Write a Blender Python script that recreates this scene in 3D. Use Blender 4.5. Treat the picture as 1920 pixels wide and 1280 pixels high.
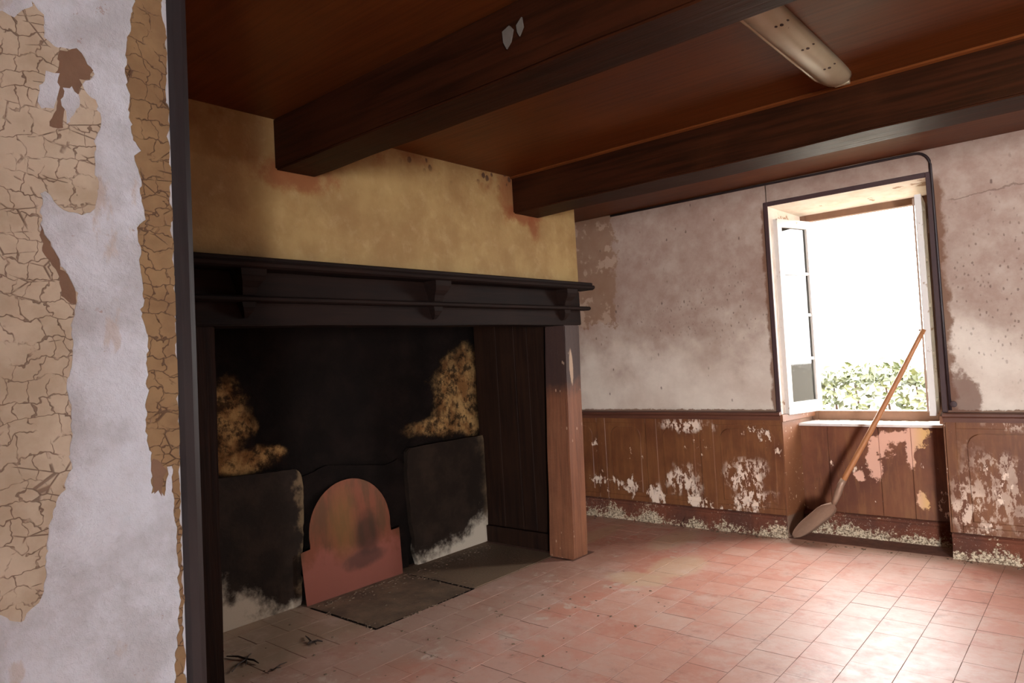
import bpy, bmesh, math, random
from mathutils import Vector, Matrix, noise as mnoise
from mathutils.geometry import tessellate_polygon

for o in list(bpy.data.objects): bpy.data.objects.remove(o)
S = bpy.context.scene
C = S.collection
random.seed(7)

# ---------------------------------------------------------------- camera
W_, H_, EYE = 1920, 1280, 1.40
vL = Vector((-1550, 122)); vR = Vector((1130, -33))
F = math.sqrt(-(vL.x*vR.x + vL.y*vR.y))
AX = -Vector((vL.x, vL.y, F)).normalized()
AY = Vector((vR.x, vR.y, F)); AY -= AX*AX.dot(AY); AY.normalize()
AZ = AX.cross(AY)
if AZ.y > 0: AZ = -AZ
EYEP = Vector((0, 0, EYE))
def ray(x, y):
    d = Vector((x-960, y-640, F)); return Vector((d.dot(AX), d.dot(AY), d.dot(AZ)))
def pX(x, y, v): d = ray(x, y); return EYEP + d*(v/d.x)
def pY(x, y, v): d = ray(x, y); return EYEP + d*(v/d.y)
def pZ(x, y, v): d = ray(x, y); return EYEP + d*((v-EYE)/d.z)
def proj(p):
    v = Vector(p)-EYEP; c = AX*v.x + AY*v.y + AZ*v.z
    return (960+F*c.x/c.z, 640+F*c.y/c.z) if c.z > 0 else (-9e9, -9e9)
cd = bpy.data.cameras.new('camera'); cam = bpy.data.objects.new('camera', cd); C.objects.link(cam)
cd.sensor_width = 36; cd.lens = 36*F/W_; cd.clip_start = .02
right = Vector((AX.x, AY.x, AZ.x)); down = Vector((AX.y, AY.y, AZ.y)); fwd = Vector((AX.z, AY.z, AZ.z))
m = Matrix((right, -down, -fwd)).transposed().to_4x4(); m.translation = EYEP
cam.matrix_world = m
S.camera = cam

# ---------------------------------------------------------------- world, daylight, exposure
w = bpy.data.worlds.new('overcast_sky'); S.world = w; w.use_nodes = True
w.node_tree.nodes['Background'].inputs[0].default_value = (1.0, .985, .97, 1)
w.node_tree.nodes['Background'].inputs[1].default_value = 33.0
def area(name, loc, rot, sx, sy, power, col=(1, 1, 1), portal=False):
    l = bpy.data.lights.new(name, 'AREA'); l.shape = 'RECTANGLE'; l.size = sx; l.size_y = sy
    l.energy = power; l.color = col
    if portal: l.cycles.is_portal = True
    o = bpy.data.objects.new(name, l); C.objects.link(o); o.location = loc; o.rotation_euler = rot
    return o
area('window_daylight_portal', (-1.35, 5.72, 1.6), (math.radians(-90), 0, 0), .9, 1.6, 1, portal=True)
# daylight through the open door of the room, behind and to the right of the photographer
area('door_right_offscreen', (4.9, -4.9, .95), (math.radians(90), 0, 0), 4.6, 1.8, 4300, (.97, .97, 1.0))
S.view_settings.view_transform = 'Standard'; S.view_settings.look = 'None'
S.view_settings.gamma = 1; S.view_settings.exposure = 0.0
S.view_settings.use_curve_mapping = False

# ---------------------------------------------------------------- shader helpers
def lin(r, g, b):
    f = lambda c: (c/255)/12.92 if c/255 <= .04045 else ((c/255+.055)/1.055)**2.4
    return (f(r), f(g), f(b), 1)
class B:
    def __init__(s, name):
        s.mat = bpy.data.materials.new(name); s.mat.use_nodes = True
        s.t = s.mat.node_tree; s.t.nodes.clear()
        s.out_ = s.t.nodes.new('ShaderNodeOutputMaterial')
        s.geo = s.t.nodes.new('ShaderNodeNewGeometry'); s.pos = s.geo.outputs['Position']
        sp = s.t.nodes.new('ShaderNodeSeparateXYZ'); s.t.links.new(s.pos, sp.inputs[0])
        s.x, s.y, s.z = sp.outputs
    def put(s, sock, v):
        if isinstance(v, bpy.types.NodeSocket): s.t.links.new(v, sock)
        elif v is not None: sock.default_value = v
    def n(s, typ, **kw):
        nd = s.t.nodes.new(typ)
        for k, v in kw.items(): setattr(nd, k, v)
        return nd
    def scale(s, v, vec=None):
        nd = s.n('ShaderNodeVectorMath', operation='MULTIPLY'); s.put(nd.inputs[0], vec or s.pos); nd.inputs[1].default_value = v
        return nd.outputs[0]
    def noise(s, sc, detail=5, rough=.6, vec=None, dist=0, off=0):
        nd = s.n('ShaderNodeTexNoise'); nd.inputs['Scale'].default_value = sc; nd.inputs['Detail'].default_value = detail
        nd.inputs['Roughness'].default_value = rough; nd.inputs['Distortion'].default_value = dist
        v = vec or s.pos
        if off:
            a = s.n('ShaderNodeVectorMath', operation='ADD'); s.put(a.inputs[0], v); a.inputs[1].default_value = (off, off*.7, off*1.3); v = a.outputs[0]
        s.put(nd.inputs['Vector'], v)
        return nd.outputs['Fac']
    def voro(s, sc, vec=None, feature='F1', out='Distance', rnd=1):
        nd = s.n('ShaderNodeTexVoronoi', feature=feature); nd.inputs['Scale'].default_value = sc
        nd.inputs['Randomness'].default_value = rnd
        s.put(nd.inputs['Vector'], vec or s.pos); return nd.outputs[out]
    def m(s, op, a, b=None, c=None):
        nd = s.n('ShaderNodeMath', operation=op); s.put(nd.inputs[0], a); s.put(nd.inputs[1], b)
        if c is not None: s.put(nd.inputs[2], c)
        return nd.outputs[0]
    def add(s, a, b): return s.m('ADD', a, b)
    def mul(s, a, b): return s.m('MULTIPLY', a, b)
    def sub(s, a, b): return s.m('SUBTRACT', a, b)
    def mx(s, a, b): return s.m('MAXIMUM', a, b)
    def mn(s, a, b): return s.m('MINIMUM', a, b)
    def inv(s, a): return s.m('SUBTRACT', 1.0, a)
    def sm(s, x, a, b):
        nd = s.n('ShaderNodeMapRange', interpolation_type='SMOOTHSTEP'); s.put(nd.inputs['Value'], x)
        if a < b: nd.inputs['From Min'].default_value = a; nd.inputs['From Max'].default_value = b
        else:
            nd.inputs['From Min'].default_value = b; nd.inputs['From Max'].default_value = a
            nd.inputs['To Min'].default_value = 1; nd.inputs['To Max'].default_value = 0
        return nd.outputs[0]
    def mix(s, f, a, b):
        nd = s.n('ShaderNodeMix', data_type='RGBA'); s.put(nd.inputs['Factor'], f); s.put(nd.inputs['A'], a) if False else None
        s.put(nd.inputs[6], a); s.put(nd.inputs[7], b); return nd.outputs[2]
    def blob(s, c, r, amp=.6, nz=None, soft=.15):
        # r may hold None for axes that do not matter
        tot = None
        for ax, cc, rr in zip((s.x, s.y, s.z), c, r):
            if rr is None: continue
            d = s.m('DIVIDE', s.sub(ax, cc), rr); d = s.mul(d, d)
            tot = d if tot is None else s.add(tot, d)
        d = s.m('SQRT', tot)
        if nz is None: nz = s.noise(9, 6, .65)
        d = s.add(d, s.mul(s.sub(nz, .5), amp*2))
        return s.sm(d, 1+soft, 1-soft)
    def rand(s):
        return s.n('ShaderNodeObjectInfo').outputs['Random']
    def done(s, col, rough=.8, bump=None, bs=.3, bd=.01, metal=0, spec=.5, tint=None):
        p = s.n('ShaderNodeBsdfPrincipled'); s.put(p.inputs['Base Color'], col); s.put(p.inputs['Roughness'], rough)
        s.put(p.inputs['Metallic'], metal); p.inputs['Specular IOR Level'].default_value = spec
        if tint: p.inputs['Specular Tint'].default_value = tint
        if bump is not None:
            b = s.n('ShaderNodeBump'); b.inputs['Strength'].default_value = bs; b.inputs['Distance'].default_value = bd
            s.put(b.inputs['Height'], bump); s.t.links.new(b.outputs[0], p.inputs['Normal'])
        s.t.links.new(p.outputs[0], s.out_.inputs[0]); s.p = p
        return s.mat
MAT = {}

# window-wall plaster: mauve-grey limewash, brown damp stains, dark specks
b = B('stained_mauve_plaster')
n1 = b.noise(2.2, 7, .62); n2 = b.noise(9, 6, .65); n3 = b.noise(38, 4, .6)
col = b.mix(b.sm(n1, .35, .68), lin(206, 193, 178), lin(184, 167, 152))
zz = b.add(b.z, b.mul(b.sub(b.noise(2.6, 7, .62, off=3), .5), 1.3))
st = b.mul(b.sm(zz, 1.1, 1.75), b.add(.55, b.mul(b.sm(n2, .25, .75), .28)))
col = b.mix(st, col, lin(130, 98, 84))
# torn darker strip of old wallpaper beside the chimney
tear = b.mul(b.sm(b.add(b.x, b.mul(b.sub(n2, .5), .35)), -3.18, -3.22), b.sm(b.add(b.z, b.mul(b.sub(b.noise(7, 7, .7, off=5), .5), .5)), 1.63, 1.66))
col = b.mix(b.mul(tear, .75), col, lin(126, 92, 66))
pale = b.mul(tear, b.sm(b.noise(6, 5, .6, off=9), .55, .6)); col = b.mix(b.mul(pale, .6), col, lin(176, 150, 130))
sp = b.mul(b.sm(b.add(b.voro(15, b.scale((1, 1, .55))), b.mul(b.sub(b.noise(50), .5), .2)), .15, .05), b.sm(b.noise(3.1, 3, .5, off=11), .47, .6))
sp2 = b.mul(b.sm(b.add(b.voro(34, b.scale((1, 1, .6))), b.mul(b.sub(b.noise(60, 5, .7), .5), .55)), .24, .10), b.mx(b.blob((-2.25, 5.1, 1.72), (.34, None, .25), .8, n2, .5), b.mx(b.blob((-2.75, 5.1, 1.62), (.3, None, .12), .8, n2, .5), b.blob((-.45, 5.1, 1.65), (.35, None, .5), .9, n2, .6))))
col = b.mix(b.mul(b.mx(sp, b.mul(sp2, .8)), .75), col, lin(78, 56, 46))
crk = b.mul(b.sm(b.m('ABSOLUTE', b.sub(b.z, b.add(2.27, b.add(b.mul(b.add(b.x, .35), .07), b.mul(b.sub(b.noise(5), .5), .12))))), .006, .002), b.sm(b.x, -.78, -.7))
col = b.mix(b.mul(crk, .5), col, lin(84, 60, 50))
# brown halo of bare ground around the window trim and above the dado
fr = b.mx(b.mul(b.sm(b.add(b.x, b.mul(b.sub(n2, .5), .08)), -1.935, -1.915), b.sm(b.x, -1.6, -1.7)), b.mul(b.sm(b.add(b.x, b.mul(b.sub(n2, .5), .16)), -.765, -.80), b.mul(b.sm(b.z, 2.6, 2.3), b.sm(b.x, -.95, -.9))))
fr = b.mul(fr, b.sm(b.z, 2.42, 2.36))
fr = b.mx(fr, b.sm(b.add(b.z, b.mul(b.sub(b.noise(30, 5, .7), .5), .04)), .925, .917))
col = b.mix(b.mul(fr, .85), col, lin(104, 68, 44))
low = b.blob((-.76, 5.1, .98), (.10, None, .2), .9, n2); col = b.mix(b.mul(low, .8), col, lin(100, 66, 50))
MAT['plaster'] = b.done(col, .85, b.add(n1, b.mul(n3, .35)), .35, .012)

# chimney breast plaster: ochre yellow
b = B('ochre_chimney_plaster')
n1 = b.noise(3.1, 7, .62); n2 = b.noise(12, 6, .65); n3 = b.noise(45, 4, .6)
col = b.mix(b.sm(n1, .33, .68), lin(160, 132, 84), lin(138, 107, 65))
col = b.mix(b.mul(b.sm(n2, .5, .72), .25), col, lin(188, 162, 116))
top = b.sm(b.add(b.z, b.mul(b.sub(b.noise(5, 6, .65, off=4), .5), .45)), 2.42, 2.62)
top = b.mul(top, b.sm(b.noise(2.6, 5, .65, off=12), .44, .58))   # patchy rust-brown damp under the boards
col = b.mix(b.mul(top, .7), col, lin(120, 66, 30))
for (cy, cz, ry, rz, am) in ((1.90, 2.32, .20, .07, .75), (3.60, 2.33, .17, .05, .8), (3.70, 2.29, .05, .10, .75), (3.45, 2.46, .09, .16, .6)):
    col = b.mix(b.mul(b.blob((0, cy, cz), (None, ry, rz), 1.0, n2, .5), am), col, lin(122, 60, 22))
sp = b.mul(b.sm(b.add(b.voro(17, b.scale((1, 1, .8))), b.mul(b.sub(b.noise(40), .5), .3)), .30, .20), b.sm(b.add(b.z, b.mul(b.sub(n1, .5), .2)), 2.45, 2.53))
sp = b.mul(sp, b.sm(b.y, 2.5, 2.7)); col = b.mix(b.mul(sp, .9), col, lin(58, 30, 16))
MAT['ochre'] = b.done(col, .85, b.add(n1, b.mul(n3, .4)), .4, .012)

def wood(name, c1, c2, c3=None, axis='x', rough=.55, sc=1, spec=.4, bs=.3):
    b = B(name)
    st = {'x': (.6, 14, 14), 'y': (14, .6, 14), 'z': (14, 14, .6)}[axis]
    g = b.noise(3*sc, 6, .62, b.scale(st), .4); n = b.noise(2.5, 5, .6); f = b.noise(60, 3, .6)
    col = b.mix(b.sm(g, .35, .68), c1, c2)
    col = b.mix(b.mul(b.sm(n, .45, .75), .45), col, c3 or c2)
    return b, col, g, n, f
b, col, g, n, f = wood('dark_beam_wood', lin(45, 20, 10), lin(27, 12, 6), lin(56, 27, 13))
MAT['beam'] = b.done(col, b.add(.42, b.mul(n, .2)), g, .25, .006, spec=.1, tint=(.9, .6, .34, 1))
b, col, g, n, f = wood('red_brown_ceiling_board', lin(92, 48, 22), lin(74, 36, 16), lin(106, 59, 28))
MAT['ceil'] = b.done(col, b.add(.36, b.mul(n, .15)), g, .15, .004, spec=.2, tint=(.85, .42, .16, 1))
b, col, g, n, f = wood('sooty_mantel_oak', lin(30, 18, 14), lin(20, 12, 10), lin(38, 23, 17), 'y')
MAT['mantel'] = b.done(col, .7, g, .35, .006, spec=.1)
b, col, g, n, f = wood('fireplace_post_oak', lin(124, 78, 52), lin(98, 58, 38), lin(142, 94, 64), 'z')
soot = b.sm(b.add(b.z, b.mul(b.sub(n, .5), .7)), 1.02, 1.22)
col = b.mix(b.mul(soot, .9), col, lin(46, 32, 30))
chip = b.mul(b.sm(b.voro(26, b.scale((1, 1, .45))), .16, .1), b.sm(b.noise(5, 3, .5, off=2), .55, .62))
chip = b.mx(chip, b.mul(b.blob((0, 4.03, 1.33), (None, .02, .12), .5), b.sm(b.x, -2.93, -2.91)))
col = b.mix(b.mul(chip, .75), col, lin(186, 158, 132))
MAT['post'] = b.done(col, .65, b.add(g, f), .4, .006)
b, col, g, n, f = wood('dark_hearth_boards', lin(40, 24, 16), lin(26, 15, 11), lin(50, 31, 20), 'z')
MAT['hboard'] = b.done(col, .7, g, .4, .006, spec=.1)

# brown flaking paint of the dado
def flaky(name, base, base2, amount, lowz=.45):
    b = B(name)
    n1 = b.noise(3, 6, .6); g = b.noise(5, 5, .6, b.scale((6, 6, .8)))
    col = b.mix(b.sm(n1, .35, .65), base, base2)
    col = b.mix(b.mul(b.sm(g, .45, .7), .4), col, lin(136, 94, 56))
    d = b.add(b.mul(b.noise(5, 3, .5, off=6), .7), b.mul(b.noise(24, 8, .72, b.scale((1, 1, .5))), .6))
    bias = b.mul(b.sm(b.z, lowz, .12), b.mul(amount, .5))
    fl = b.sm(b.add(d, bias), .80, .815)
    col = b.mix(b.mul(b.sm(b.add(d, bias), .74, .80), .4), col, lin(84, 44, 24))
    col = b.mix(fl, col, b.mix(n1, lin(232, 214, 196), lin(196, 170, 146)))
    return b, col, fl, g
b, col, fl, g = flaky('flaking_brown_dado_paint', lin(112, 70, 42), lin(92, 53, 32), .20)
for (cx, cz, rx, rz) in ((-2.62, .80, .17, .05), (-2.15, .42, .14, .12), (-2.13, .27, .13, .09), (-2.68, .36, .14, .09), (-2.92, .26, .04, .07), (-.62, .40, .22, .20), (-.70, .27, .10, .12), (-.5, .83, .12, .03), (-.78, .3, .04, .12)):
    k = b.mul(b.blob((cx, 0, cz), (rx, None, rz), 1.3, b.noise(9, 3, .5), .5), b.sm(b.noise(22, 8, .75, b.scale((1, 1, .5)), off=3), .50, .525))
    col = b.mix(b.mul(k, .5) if cx > -1 else k, col, lin(206, 182, 162) if cx > -1 else lin(216, 196, 178))
MAT['dado'] = b.done(col, b.add(.42, b.mul(fl, .4)), b.mul(fl, -1), .5, .004)
b, col, fl, g = flaky('flaking_apron_paint', lin(110, 64, 38), lin(88, 47, 29), .10, .3)
pn = b.add(b.mul(b.noise(11, 4, .6), .5), b.mul(b.noise(34, 8, .8), .5))
for (px, py, rx, rz) in ((1652, 832, .085, .09), (1640, 862, .045, .10), (1686, 818, .055, .035), (1715, 820, .06, .07), (1708, 845, .03, .11), (1728, 812, .05, .05), (1612, 892, .03, .035), (1732, 940, .03, .06)):
    c = pY(px, py, 5.4); col = b.mix(b.blob(tuple(c), (rx, None, rz), 2.4, pn, .12), col, b.mix(b.sm(b.x, -1.12, -1.0), lin(206, 160, 138), lin(206, 164, 104)))
MAT['apron'] = b.done(col, .5, b.mul(pn, 1), .3, .004)
b = B('crumbling_skirting')
n1 = b.noise(4, 5, .6); n2 = b.noise(40, 6, .75)
col = b.mix(b.sm(n1, .35, .65), lin(104, 54, 32), lin(80, 44, 30))
fl = b.sm(b.add(b.add(b.mul(n2, .6), b.mul(b.noise(5, 3, .5, off=2), .4)), b.mul(b.sm(b.z, .11, .02), .13)), .575, .605)
col = b.mix(fl, col, b.mix(b.sm(b.noise(85, 5, .75), .42, .56), lin(96, 76, 56), lin(206, 188, 160)))
wf = b.sm(b.noise(60, 7, .8, off=6), .60, .64); col = b.mix(b.mul(wf, b.sm(b.noise(4, 3, .5, off=9), .4, .6)), col, lin(222, 208, 192))
MAT['skirt'] = b.done(col, .85, n2, .7, .012)
b, col, g, n, f = wood('brown_dado_rail', lin(90, 54, 39), lin(70, 39, 29), lin(102, 66, 48))
MAT['rail'] = b.done(col, .5, g, .2, .004)
b = B('worn_reveal_paint')
n1 = b.noise(8, 6, .65); n2 = b.noise(4, 6, .65, b.scale((1, 1, 1)), .3, 8)
pl = b.mix(b.sm(n1, .4, .7), lin(240, 230, 216), lin(226, 212, 194))
pe = b.sm(n2, .60, .62); pl = b.mix(b.mul(pe, .8), pl, lin(160, 120, 84))
MAT['reveal'] = b.done(pl, .8, n1, .3, .01)
b = B('brown_reveal_paint')
n1 = b.noise(8, 6, .65); fl = b.sm(b.noise(30, 6, .75), .62, .66)
MAT['revealbrown'] = b.done(b.mix(fl, b.mix(n1, lin(124, 80, 50), lin(104, 62, 38)), lin(232, 214, 190)), .5, n1, .2, .006)

# floor
b = B('worn_terracotta_tile')
r = b.rand(); n1 = b.noise(2.3, 6, .6); n2 = b.noise(11, 6, .65); n3 = b.noise(55, 4, .6)
col = b.mix(r, lin(204, 138, 116), lin(214, 156, 136))
col = b.mix(b.mul(b.sm(b.m('FRACT', b.mul(r, 7.3)), .75, 1), .5), col, lin(216, 176, 156))
col = b.mix(b.mul(b.sm(n2, .42, .7), .35), col, lin(186, 110, 84))
dust = b.sm(b.add(b.mul(b.noise(1.3, 7, .7, off=5), .8), b.mul(n2, .45)), .55, .72)
col = b.mix(b.mul(dust, .6), col, lin(220, 188, 172))
# lime and ash trodden out of the hearth
xb = b.add(b.x, b.mul(b.sub(n1, .5), .55))
band = b.mul(b.sm(xb, -2.35, -2.75), b.mul(b.sm(b.y, 4.7, 4.0), 1))
col = b.mix(b.mul(band, .6), col, lin(168, 140, 122))
lime = b.mul(b.sm(b.add(n2, b.mul(b.sub(b.noise(3, 4, .6, off=7), .5), .8)), .60, .70), b.mul(b.sm(xb, -2.0, -2.4), b.sm(xb, -3.2, -2.9)))
col = b.mix(b.mul(lime, .7), col, lin(216, 196, 180))
for (px, py, rx, ry) in ((1270, 1062, .16, .25), (1195, 1085, .2, .12), (1262, 1012, .12, .30), (1110, 1005, .10, .4)):
    c = pZ(px, py, 0); col = b.mix(b.mul(b.blob(tuple(c), (rx, ry, None), .5, n2, .25), .6), col, lin(212, 184, 150))
ash = b.sm(xb, -2.98, -3.3); ash = b.mul(ash, b.sm(b.y, 4.15, 4.05)); col = b.mix(b.mul(ash, .8), col, lin(162, 140, 116))
wb = b.sm(b.add(b.y, b.mul(b.sub(n2, .5), .25)), 4.86, 5.1); col = b.mix(b.mul(wb, .55), col, lin(178, 150, 124))
film = b.sm(b.add(b.mul(b.noise(3.4, 8, .72, off=17), .6), b.mul(b.noise(17, 6, .7, off=4), .4)), .47, .66)
col = b.mix(b.mul(film, .42), col, lin(226, 196, 184))
grime = b.sm(b.noise(5.5, 8, .75, off=23), .54, .70); col = b.mix(b.mul(grime, .38), col, lin(150, 92, 74))
rg = b.add(.32, b.mul(b.noise(14, 7, .7, off=9), .34))
MAT['tile'] = b.done(col, rg, b.add(b.mul(n1, .6), b.mul(n3, .3)), .22, .01, spec=.6)
b = B('sooty_hearth_slab')
n1 = b.noise(5, 6, .65); n2 = b.noise(60, 4, .7)
col = b.mix(b.sm(n1, .35, .68), lin(96, 78, 62), lin(132, 108, 86))
col = b.mix(b.sm(b.add(b.y, b.mul(b.sub(n1, .5), .3)), 3.12, 3.2), col, lin(126, 104, 82))
col = b.mix(b.sm(n2, .63, .68), col, lin(44, 34, 28))
MAT['hearth'] = b.done(col, .7, b.add(n1, n2), .4, .008)
b = B('dirty_mortar'); n1 = b.noise(20, 5, .6)
MAT['mortar'] = b.done(b.mix(n1, lin(78, 54, 46), lin(150, 108, 92)), .9, n1, .4, .01)

# hearth back: plaster black with soot, bare in places
b = B('sooted_hearth_plaster')
n1 = b.noise(5, 7, .68); n2 = b.noise(22, 6, .72); n3 = b.noise(60, 4, .6)
col = b.mix(b.sm(n1, .4, .7), lin(17, 12, 10), lin(28, 20, 17))
bare = None
for (cy, cz, ry, rz) in ((2.0, 1.12, .13, .22), (2.1, .90, .2, .075), (2.25, .92, .09, .04), (3.93, 1.15, .30, .30), (3.72, .93, .36, .07), (3.98, .95, .25, .12)):
    k = b.blob((0, cy, cz), (None, ry, rz), .75, n1, .3); bare = k if bare is None else b.mx(bare, k)
holes = b.sm(b.noise(11, 7, .75, off=3), .40, .56)
light = b.mix(b.sm(b.noise(7, 5, .6, off=8), .4, .6), lin(170, 134, 86), lin(120, 84, 48))
col = b.mix(b.mul(bare, b.add(.12, b.mul(holes, .85))), col, light)
MAT['soot'] = b.done(col, .9, b.add(n1, b.mul(n2, .6)), .7, .02, spec=.08)
def slabmat(name, wy, wside):
    b = B(name); n1 = b.noise(6, 6, .65); n2 = b.noise(24, 5, .65)
    col = b.mix(b.sm(n1, .38, .68), lin(34, 26, 21), lin(48, 37, 30))
    h = b.add(b.z, b.mul(b.sub(n1, .5), .5)); h = b.sub(h, b.mul(b.sm(b.y, *wy), .17))
    col = b.mix(b.sm(h, .10, -.04), col, lin(188, 176, 158))
    col = b.mix(b.mul(b.sm(b.add(b.y, b.mul(b.sub(n1, .5), .35)), *wside), .45), col, lin(152, 128, 96))
    return b.done(col, .75, b.add(n1, b.mul(n2, .4)), .3, .01, spec=.12)
MAT['slabL'] = slabmat('sooted_cement_slab', (2.2, 1.9), (2.36, 2.42))
MAT['slabR'] = slabmat('sooted_cement_slab_with_white_foot', (3.4, 4.1), (3.95, 4.15))
b = B('tarnished_copper'); n1 = b.noise(7, 5, .6); n2 = b.noise(4, 4, .6, b.scale((1, 3, .8)))
hz = b.add(b.z, b.mul(b.sub(n1, .5), .35))
col = b.mix(b.sm(n2, .4, .65), lin(118, 66, 46), lin(92, 60, 38))
col = b.mix(b.sm(hz, .2, .3), lin(136, 80, 67), col)
sk = b.blob((0, 2.85, .33), (None, .1, .12), .5, n1, .4); col = b.mix(b.mul(sk, .75), col, lin(52, 34, 24))
gd = b.blob((0, 2.68, .42), (None, .09, .2), .4, n1, .6); col = b.mix(b.mul(gd, .55), col, lin(120, 88, 44))
sk2 = b.blob((0, 2.80, .17), (None, .16, .05), .9, n1, .4); col = b.mix(b.mul(sk2, .7), col, lin(70, 48, 42))
MAT['copper'] = b.done(col, b.add(.36, b.mul(n1, .25)), n1, .15, .006, metal=.55)

# foreground wall
b = B('bare_white_plaster'); n1 = b.noise(7, 7, .65); n2 = b.noise(26, 6, .7); n3 = b.noise(9, 5, .6, b.scale((1, 1.6, .7)), off=4)
col = b.mix(b.sm(n1, .4, .68), lin(188, 193, 202), lin(162, 163, 167))
col = b.mix(b.mul(b.sm(n3, .62, .68), .5), col, lin(168, 150, 134))
col = b.mix(b.mul(b.sm(b.add(n2, b.mul(b.sub(n1, .5), .6)), .68, .72), .6), col, lin(142, 112, 94))
MAT['white'] = b.done(col, .85, b.add(n1, b.mul(n2, .5)), .6, .012)
def crackle(name, c1, c2, crackc, dens=.5):
    b = B(name)
    n1 = b.noise(8, 6, .65); n2 = b.noise(36, 4, .6)
    w = b.noise(11, 4, .6, off=2); w2 = b.noise(11, 4, .6, off=14)
    cb = b.n('ShaderNodeCombineXYZ')
    b.put(cb.inputs[0], b.add(b.y, b.mul(b.sub(w, .5), .10))); b.put(cb.inputs[1], b.add(b.z, b.mul(b.sub(w2, .5), .085)))
    br = b.n('ShaderNodeTexBrick'); b.put(br.inputs['Vector'], cb.outputs[0]); br.inputs['Scale'].default_value = 1
    br.inputs['Brick Width'].default_value = .034; br.inputs['Row Height'].default_value = .030; br.inputs['Mortar Size'].default_value = .0011
    br.inputs['Mortar Smooth'].default_value = .5; br.offset = .37; br.squash = .7; br.squash_frequency = 3
    ck = b.mul(br.outputs['Fac'], b.sm(b.noise(22, 4, .6, off=21), dens-.1, dens+.06))
    v = b.sm(b.voro(30, b.scale((1, .55, 1.1)), 'DISTANCE_TO_EDGE'), .028, .008); v = b.mul(v, b.sm(b.noise(13, 4, .6, off=31), .5, .58))
    ck = b.mx(ck, v)
    col = b.mix(b.sm(n1, .36, .66), c1, c2)
    col = b.mix(b.mul(ck, .8), col, crackc)
    return b.done(col, .6, b.sub(b.mul(n2, .15), ck), .6, .004)
MAT['tan'] = crackle('cracked_tan_paint', lin(180, 166, 147), lin(160, 144, 123), lin(96, 74, 60))
MAT['tan2'] = crackle('cracked_brown_varnish_paint', lin(134, 108, 76), lin(116, 90, 62), lin(66, 44, 30), .48)
b = B('brown_undercoat'); n1 = b.noise(30, 5, .65)
MAT['under'] = b.done(b.mix(n1, lin(122, 94, 74), lin(98, 74, 58)), .7, n1, .3, .003)
b, col, g, n, f = wood('black_painted_timber', lin(40, 35, 36), lin(30, 25, 26), lin(50, 44, 44), 'z')
MAT['jamb'] = b.done(col, .42, g, .2, .003, spec=.35)
# window
b = B('old_white_window_paint'); n1 = b.noise(14, 6, .65)
MAT['wpaint'] = b.done(b.mix(b.sm(n1, .6, .66), lin(204, 197, 190), lin(160, 138, 116)), .5, n1, .2, .003)
b = B('brown_window_frame'); n1 = b.noise(14, 6, .65)
MAT['wframe'] = b.done(b.mix(n1, lin(128, 92, 66), lin(96, 64, 44)), .55, n1, .2, .004)
b = B('dark_window_trim'); n1 = b.noise(12, 5, .6)
MAT['wtrim'] = b.done(b.mix(n1, lin(66, 42, 40), lin(48, 30, 32)), .6, n1, .2, .004)
b = B('old_window_glass')
gl = b.n('ShaderNodeBsdfGlossy'); gl.inputs['Roughness'].default_value = .03
tr = b.n('ShaderNodeBsdfTransparent'); tr.inputs[0].default_value = (.93, .95, .93, 1)
fz = b.n('ShaderNodeFresnel'); fz.inputs[0].default_value = 1.45
mxs = b.n('ShaderNodeMixShader'); b.t.links.new(fz.outputs[0], mxs.inputs[0]); b.t.links.new(tr.outputs[0], mxs.inputs[1]); b.t.links.new(gl.outputs[0], mxs.inputs[2])
b.t.links.new(mxs.outputs[0], b.out_.inputs[0]); MAT['glass'] = b.mat
b = B('rusty_iron'); n1 = b.noise(30, 6, .7)
MAT['iron'] = b.done(b.mix(n1, lin(128, 100, 82), lin(164, 134, 112)), .5, n1, .3, .003, metal=.25)
b = B('ash_shovel_handle'); g = b.noise(6, 5, .6, b.scale((9, 9, 1.2)))
MAT['handle'] = b.done(b.mix(g, lin(186, 128, 82), lin(146, 92, 54)), .5, g, .2, .003)
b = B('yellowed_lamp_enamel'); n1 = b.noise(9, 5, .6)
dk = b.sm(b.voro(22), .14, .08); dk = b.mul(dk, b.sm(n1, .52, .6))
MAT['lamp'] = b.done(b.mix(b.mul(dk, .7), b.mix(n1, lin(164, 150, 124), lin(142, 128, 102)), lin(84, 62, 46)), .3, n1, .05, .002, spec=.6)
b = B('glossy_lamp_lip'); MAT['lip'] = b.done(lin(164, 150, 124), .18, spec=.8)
b = B('dark_mark'); MAT['mark'] = b.done(lin(58, 42, 34), .8)
b = B('paper_scrap'); MAT['paper'] = b.done(b.mix(b.noise(20), lin(92, 84, 76), lin(66, 58, 52)), .9)
b = B('black_cable'); MAT['cable'] = b.done(lin(40, 28, 30), .5)
b = B('hedge_leaf'); r = b.noise(7, 3, .6)
MAT['leaf'] = b.done(b.mix(b.sm(r, .35, .65), lin(36, 44, 7), lin(55, 58, 12)), .5)
b = B('hedge_twig'); MAT['twig'] = b.done(lin(64, 48, 36), .9)
b = B('pale_gravel'); MAT['gravel'] = b.done(b.mix(b.noise(14), lin(120, 112, 96), lin(100, 92, 78)), .9)
b = B('dry_leaf'); MAT['dry'] = b.done(lin(52, 36, 28), .8)
b = B('rubble'); MAT['rubble'] = b.done(b.mix(b.noise(40), lin(58, 44, 34), lin(140, 116, 94)), .9)
b = B('rendered_room_wall'); MAT['room'] = b.done(b.mix(b.noise(3), lin(150, 122, 104), lin(122, 94, 78)), .85)

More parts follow.
